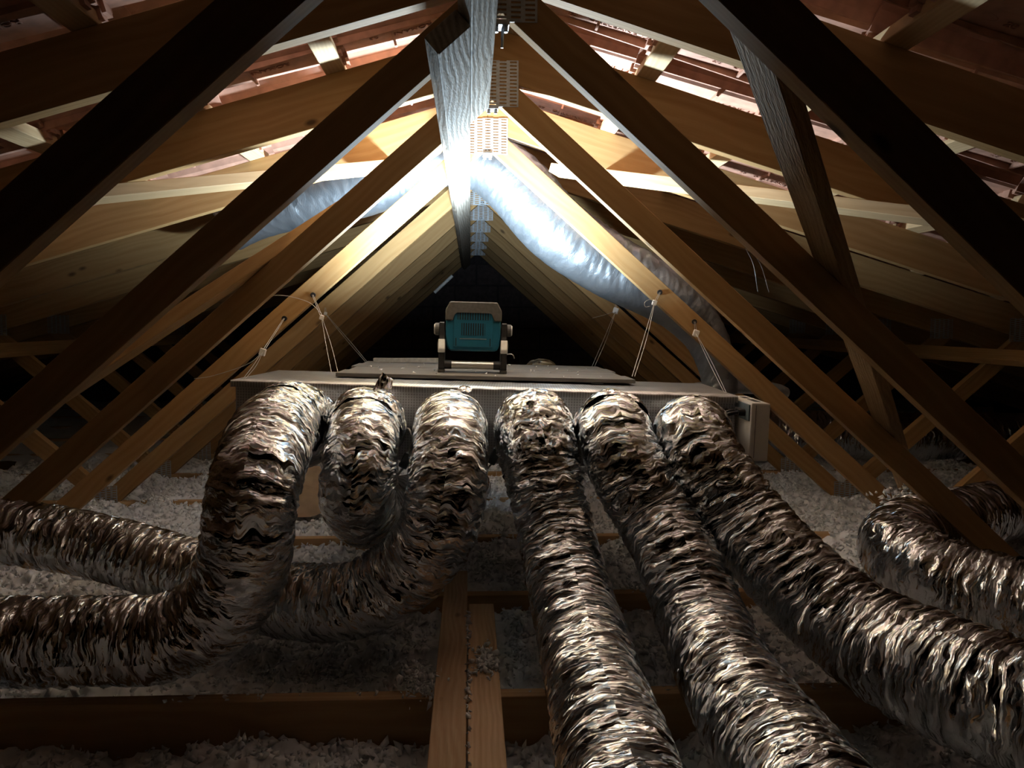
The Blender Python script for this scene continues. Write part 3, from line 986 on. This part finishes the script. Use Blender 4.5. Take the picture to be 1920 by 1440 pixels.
# ------------------------------------------------------------------ work light
def build_lamp():
    t = empty('work_light', M=Matrix.Translation((0.006, 2.545, 0.5852)) @ Matrix.Rotation(math.radians(1.3), 4, 'Y'))
    tag(t, 'teal and black cordless work light standing on the board platform, seen from behind', 'work light')
    W = 0.0855
    # housing (back towards the camera is at y=0)
    hz0, hz1 = 0.068, 0.190
    poly = [(-W + 0.012, hz0), (W - 0.012, hz0), (W - 0.003, hz0 + 0.016), (W, hz0 + 0.05), (W, hz1), (-W, hz1), (-W, hz0 + 0.05), (-W + 0.003, hz0 + 0.016)]
    bm = bmesh.new()
    prism_bm(bm, poly, 0.0, 0.085, 'XZ', 0.005)
    hs = link('housing', bm_mesh('housing', bm), 'teal', t)
    # raised back panel with the flap lines
    link('back_panel', box_mesh('back_panel', (-0.062, -0.004, hz0 + 0.012), (0.062, 0.002, hz1 - 0.004), 0.0025, 2), 'teal', hs)
    for x in (-0.055, 0.052):
        link('latch_slot', box_mesh('latch_slot', (x, -0.0052, hz0 + 0.016), (x + 0.003, -0.002, hz0 + 0.041)), 'black', hs)
    link('flap_edge', box_mesh('flap_edge', (-0.042, -0.0056, hz0 + 0.038), (0.042, -0.002, hz0 + 0.040)), 'silver', hs)
    # vents: dark recess with teal fins
    for (z0, z1, x0, x1, nf) in ((0.118, 0.156, -0.037, 0.037, 10), (0.166, 0.189, -0.050, 0.053, 13)):
        v = link('vent_recess', box_mesh('vent_recess', (x0, -0.0046, z0), (x1, -0.001, z1)), 'black', hs)
        p = (x1 - x0) / nf
        fin = box_mesh('vent_fin', (0, -0.0062, z0), (p * 0.45, -0.003, z1))
        fin.materials.append(MAT['teal'])
        for q in range(nf):
            link('vent_fin', fin, None, v, Matrix.Translation((x0 + q * p + p * 0.35, 0, 0)))
    # rubber bumper over the head
    bm = bmesh.new()
    prism_bm(bm, [(-0.088, 0.163), (-0.088, 0.196), (-0.074, 0.2225), (0.074, 0.2225), (0.088, 0.196), (0.088, 0.163), (0.064, 0.163), (0.060, 0.186), (0.052, 0.191), (-0.052, 0.191), (-0.060, 0.186), (-0.064, 0.163)], -0.010, 0.010, 'XZ', 0.003)
    bp = link('bumper', bm_mesh('bumper', bm), 'rubber', t)
    for s_ in (-1, 1):
        bm = bmesh.new()
        prism_bm(bm, [(s_ * x, z) for x, z in ((0.088, 0.163), (0.088, 0.196), (0.076, 0.219), (0.072, 0.219), (0.072, 0.200), (0.082, 0.19), (0.082, 0.163))], 0.012, 0.098, 'XZ', 0.001)
        link('bumper_rim', bm_mesh('bumper_rim', bm), 'rubber', bp)
    link('bumper_rim', box_mesh('bumper_rim', (-0.078, 0.098, 0.165), (0.078, 0.108, 0.219), 0.003), 'rubber', bp)
    # LED head: slanting panel on top, facing up and away
    M = Matrix.Translation((0, 0.052, 0.2125)) @ Matrix.Rotation(-LAMP_TILT, 4, 'X')
    hd = link('led_head', box_mesh('led_head', (-0.071, -0.040, -0.014), (0.071, 0.044, 0.0), 0.002), 'black', t, M)
    em = NT('led_panel')
    em.b.inputs['Base Color'].default_value = (0.9, 0.9, 0.9, 1)
    em.b.inputs['Emission Color'].default_value = (0.645, 0.84, 1.0, 1)
    em.b.inputs['Emission Strength'].default_value = LAMP_POWER * 12
    pm = box_mesh('led_panel', (-0.064, -0.034, 0.0004), (0.064, 0.038, 0.003))
    pm.materials.append(em.m)
    link('led_panel', pm, None, hd)
    # side frames
    for s_ in (-1, 1):
        X = s_ * 0.098
        bm = bmesh.new()
        prism_bm(bm, [(0.005, 0.0), (0.050, 0.0), (0.100, 0.006), (0.103, 0.024), (0.082, 0.052), (0.062, 0.105), (0.056, 0.155), (0.020, 0.158), (0.016, 0.112), (-0.004, 0.062), (-0.006, 0.012)], X - 0.0095, X + 0.0095, 'YZ', 0.003)
        fr = link('side_frame', bm_mesh('side_frame', bm), 'black', t)
        bm = bmesh.new()
        prism_bm(bm, [(-0.008, 0.062), (-0.006, 0.074), (0.008, 0.104), (0.018, 0.104), (0.014, 0.062)], X - 0.0115, X + 0.0115, 'YZ', 0.002)
        link('knuckle_cap', bm_mesh('knuckle_cap', bm), 'silver', fr)
        bm = bmesh.new()
        cyl_bm(bm, (X - s_ * 0.012, 0.036, 0.135), (X + s_ * 0.012, 0.036, 0.135), 0.012, 16)
        link('pivot', bm_mesh('pivot', bm), 'black', fr)
        bm = bmesh.new()
        cyl_bm(bm, (X + s_ * 0.010, 0.036, 0.135), (X + s_ * 0.022, 0.036, 0.135), 0.0195, 20)
        kn = link('knob', bm_mesh('knob', bm), 'rubber', fr)
        bm = bmesh.new()
        cyl_bm(bm, (X + s_ * 0.022, 0.036, 0.135), (X + s_ * 0.026, 0.036, 0.135), 0.0175, 20, 0.015)
        link('knob_face', bm_mesh('knob_face', bm), 'silver', fr)
        link('foot', box_mesh('foot', (X - 0.011, -0.004, -0.0008), (X + 0.011, 0.012, 0.010), 0.002), 'rubber', fr)
        link('side_lug', box_mesh('side_lug', (X + s_ * 0.008 - 0.007, 0.030, 0.075), (X + s_ * 0.008 + 0.007, 0.062, 0.095), 0.003), 'rubber', fr)
    # tubes between the frames
    for (yy, zz, r, x) in ((0.012, 0.024, 0.0125, 0.066), (0.088, 0.022, 0.010, 0.066)):
        bm = bmesh.new()
        cyl_bm(bm, (-x, yy, zz), (x, yy, zz), r, 24)
        tb = link('cross_tube', bm_mesh('cross_tube', bm, False), 'tube', t)
        for s_ in (-1, 1):
            bm = bmesh.new()
            cyl_bm(bm, (s_ * x, yy, zz), (s_ * 0.09, yy, zz), r * 1.12, 20)
            link('tube_socket', bm_mesh('tube_socket', bm), 'black', tb)
    # little hook on the right foot
    link('hook', thin_tube('hook', [(0.106, 0.05, 0.058), (0.122, 0.05, 0.060), (0.130, 0.05, 0.056), (0.134, 0.05, 0.046)], 0.0018), 'silver', t)
    return t


build_lamp()

# ------------------------------------------------------------------ control box on the end of the air box
ct = empty('control_box', M=MB @ Matrix.Translation((BL + 0.012, 0.0, 0.0)))
tag(ct, 'white plastic control box clipped to the right end of the foil air box', 'control box')
cb = link('case', box_mesh('case', (0.0, -0.105, -0.158), (0.050, 0.115, -0.006), 0.005, 2), 'white', ct)
for (y0, y1) in ((-0.07, 0.0), (0.03, 0.075)):
    link('top_slot', box_mesh('top_slot', (0.018, y0, -0.0065), (0.034, y1, -0.0052)), 'black', cb)
link('terminal_plate', box_mesh('terminal_plate', (-0.004, -0.098, -0.055), (0.001, 0.06, -0.012), 0.001), 'slate', ct)
link('lid_seam', box_mesh('lid_seam', (0.012, -0.1055, -0.150), (0.0132, -0.104, -0.012)), 'rubber', cb)
for q in range(4):
    yy = -0.06 + 0.035 * q
    bm = bmesh.new()
    cyl_bm(bm, (-0.003, yy, -0.036), (-0.022, yy, -0.036), 0.0095, 14)
    gl = link('cable_gland', bm_mesh('cable_gland', bm), 'black', ct)
    link('cable', thin_tube('cable', [(-0.02, yy, -0.036), (-0.045, yy - 0.008, -0.040), (-0.07, yy + 0.01, -0.055 - 0.01 * q), (-0.09, yy + 0.05, -0.08)], 0.005), 'black', gl)

# dark connectors hanging below the box between the ducts
for k, (x, z) in enumerate(((-0.168, 0.385), (0.062, 0.395), (0.27, 0.40))):
    c = empty('cable_connector', (x, 2.10, z))
    tag(c, ['dark plug connector hanging beside the looped duct', 'dark plug connector hanging between the two middle ducts', 'dark plug connector tucked behind the second straight duct'][k], 'connector', 'plug connectors under the box')
    link('plug', box_mesh('plug', (-0.012, -0.01, -0.022), (0.012, 0.01, 0.022), 0.003), 'slate', c, Matrix.Rotation(0.5, 4, 'Y'))
    link('cable', thin_tube('cable', [(0.004, 0, 0.02), (0.016, 0.01, 0.05), (0.008, 0.03, 0.075), (-0.004, 0.10, 0.07)], 0.0026), 'cable', c)
    link('cable', thin_tube('cable', [(-0.006, 0, -0.02), (-0.022, 0.004, -0.04), (-0.034, 0.01, -0.058), (-0.03, 0.03, -0.09)], 0.0026), 'cable', c)


# ------------------------------------------------------------------ suspension wires
def wire_set(anchor, clip, ends, label, clip_size=0.010, spread=0.006, tail=None, disc=True):
    t = empty('suspension_wire', anchor)
    tag(t, label, 'wire', 'suspension wires')
    a, c = Vector(anchor), Vector(clip)
    if disc:
        bm = bmesh.new()
        cyl_bm(bm, (0, -0.004, 0), (0, 0.006, 0), 0.0085, 18)
        link('hole_disc', bm_mesh('hole_disc', bm), 'black', t)  # black disc gives the dark of the wire hole in the web
    for s_ in (-1, 1):
        off = Vector((s_ * spread * 0.5, 0, 0))
        link('wire', thin_tube('wire', [tuple(off * 0.6 + Vector((0, -0.005, 0))), tuple(c - a + off)], 0.0008, 6), 'wire', t)
    cl = link('cable_clip', box_mesh('cable_clip', (-clip_size, -0.005, -clip_size * 1.15), (clip_size, 0.005, clip_size * 1.15), 0.002), 'white', t, Matrix.Translation(c - a) @ Matrix.Rotation(0.3, 4, 'Y'))
    for k, e in enumerate(ends):
        e = Vector(e)
        o2 = Vector(((k - 0.5) * spread, 0, 0))
        link('wire', thin_tube('wire', [tuple(c - a + o2 * 0.3), tuple((c + e) / 2 - a + o2 + Vector((0.002, 0, -0.003))), tuple(e - a)], 0.0008, 6), 'wire', t)
    if tail:
        link('wire_tail', thin_tube('wire_tail', [tuple(Vector(q) - a) for q in tail], 0.0009, 6), 'wire', t)
    return t


FY = Y0 + 2 * SP - 0.004
wire_set((-0.623, FY, 0.754), (-0.658, 2.6, 0.647), [(-0.628, 2.262, 0.585), (-0.622, 2.262, 0.585)], 'suspension wire with white clip at the left end of the foil box',
         tail=[(-0.655, 2.6, 0.65), (-0.70, 2.58, 0.61), (-0.80, 2.56, 0.575), (-0.86, 2.56, 0.565)])
wire_set((-0.527, FY, 0.833), (-0.489, 2.7, 0.758), [(-0.425, 2.50, 0.585), (-0.405, 2.50, 0.585)], 'suspension wire with grey clip at the left front corner of the platform', 0.007,
         tail=[(-0.489, 2.7, 0.77), (-0.54, 2.72, 0.81), (-0.64, 2.72, 0.83), (-0.73, 2.72, 0.80), (-0.78, 2.72, 0.75)])
wire_set((0.770, FY, 0.749), (0.761, 2.7, 0.710), [(0.703, 2.20, 0.553), (0.709, 2.20, 0.553)], 'suspension wire with white clip above the white control box')
wire_set((0.648, FY, 0.849), (0.622, 2.72, 0.812), [(0.497, 2.46, 0.580), (0.505, 2.46, 0.580)], 'suspension wire with curled tail at the right front corner of the platform', 0.008,
         tail=[(0.622, 2.715, 0.815), (0.60, 2.70, 0.822), (0.582, 2.69, 0.812), (0.585, 2.69, 0.798), (0.60, 2.69, 0.80)])
FY3 = Y0 + 3 * SP - 0.004
wire_set((0.605, FY3, 0.83), (0.600, 3.33, 0.793), [(0.470, 3.10, 0.576), (0.480, 3.10, 0.576)], 'thin suspension wire at the right rear corner of the platform', 0.011,
         tail=[(0.60, 3.33, 0.79), (0.55, 3.32, 0.775), (0.50, 3.31, 0.762)], disc=False)
wire_set((-0.592, FY3, 0.80), (-0.588, 3.33, 0.776), [(-0.395, 3.10, 0.586), (-0.388, 3.10, 0.586)], 'thin suspension wire at the left rear corner of the platform', 0.006, disc=False)

# ------------------------------------------------------------------ small things
bm = bmesh.new()
cyl_bm(bm, (0, 0, 0), (0.10, 0, 0.094), 0.009, 12)
o = link('plastic_tube', bm_mesh('plastic_tube', bm), 'cable', M=Matrix.Translation((-0.20, 4.54, 0.905)))
tag(o, 'short pale tube leaning on the webs behind the work light', 'tube')

o = link('sleeved_pipe', thin_tube('sleeved_pipe', [(0.86, 3.05, 0.49), (0.98, 3.06, 0.50), (1.10, 3.07, 0.496), (1.19, 3.08, 0.485), (1.23, 3.10, 0.47)], 0.026, 18), 'greybag')
tag(o, 'dark grey sleeved pipe behind the white control box', 'pipe')

# kraft paper scrap under the box
gx, gy = np.meshgrid(np.linspace(0, 1, 26), np.linspace(0, 1, 18), indexing='ij')
PV = np.stack([-0.74 + 0.26 * gx, 3.02 + 0.16 * gy + 0.03 * gx, 0.015 + 0.15 * gy + 0.03 * pn(gx * 3, gy * 3, 2.4) + 0.012 * pn(gx * 9, gy * 9, 4.4)], -1).reshape(-1, 3)
i, j = np.meshgrid(np.arange(25), np.arange(17), indexing='ij')
PF = np.stack([i * 18 + j, (i + 1) * 18 + j, (i + 1) * 18 + j + 1, i * 18 + j + 1], -1).reshape(-1, 4)
o = link('kraft_paper', np_mesh('kraft_paper', PV, PF), 'kraft')
tag(o, 'crumpled brown paper scrap on the joists behind the leftmost duct', 'paper')

# bent steel brackets at the ridge under the truss apexes
for n_ in (0, 1, 2):
    c = empty('ridge_bracket', (XR, Y0 + SP * n_, 1.306))
    tag(c, 'small bent steel bracket under the ridge of the %s truss' % ORD[n_ + 1], 'bracket', 'ridge brackets')
    link('strap', box_mesh('strap', (-0.016, -0.006, -0.006), (0.016, 0.030, 0.004), 0.001), 'zinc', c)
    for s_ in (-1, 1):
        bm = bmesh.new()
        cyl_bm(bm, (s_ * 0.009, 0.008, -0.006), (s_ * 0.009, 0.008, -0.016), 0.0045, 8)
        link('bolt', bm_mesh('bolt', bm), 'zinc', c)
    if n_ == 0:
        bm = bmesh.new()
        cyl_bm(bm, (0.004, 0.02, -0.004), (0.003, 0.022, -0.04), 0.0028, 8)
        link('screw', bm_mesh('screw', bm), 'zinc', c)

# thin string hanging between the rafters on the right
c = empty('hanging_string', (1.02, 2.98, 1.02))
tag(c, 'doubled thin string hanging from the rafters above the right webs', 'string')
for dx in (0, 0.014):
    link('strand', thin_tube('strand', [(dx, 0, 0), (dx * 2 + 0.03, 0, -0.06), (dx * 3 + 0.05, 0, -0.16)], 0.0006, 6), 'wire', c)
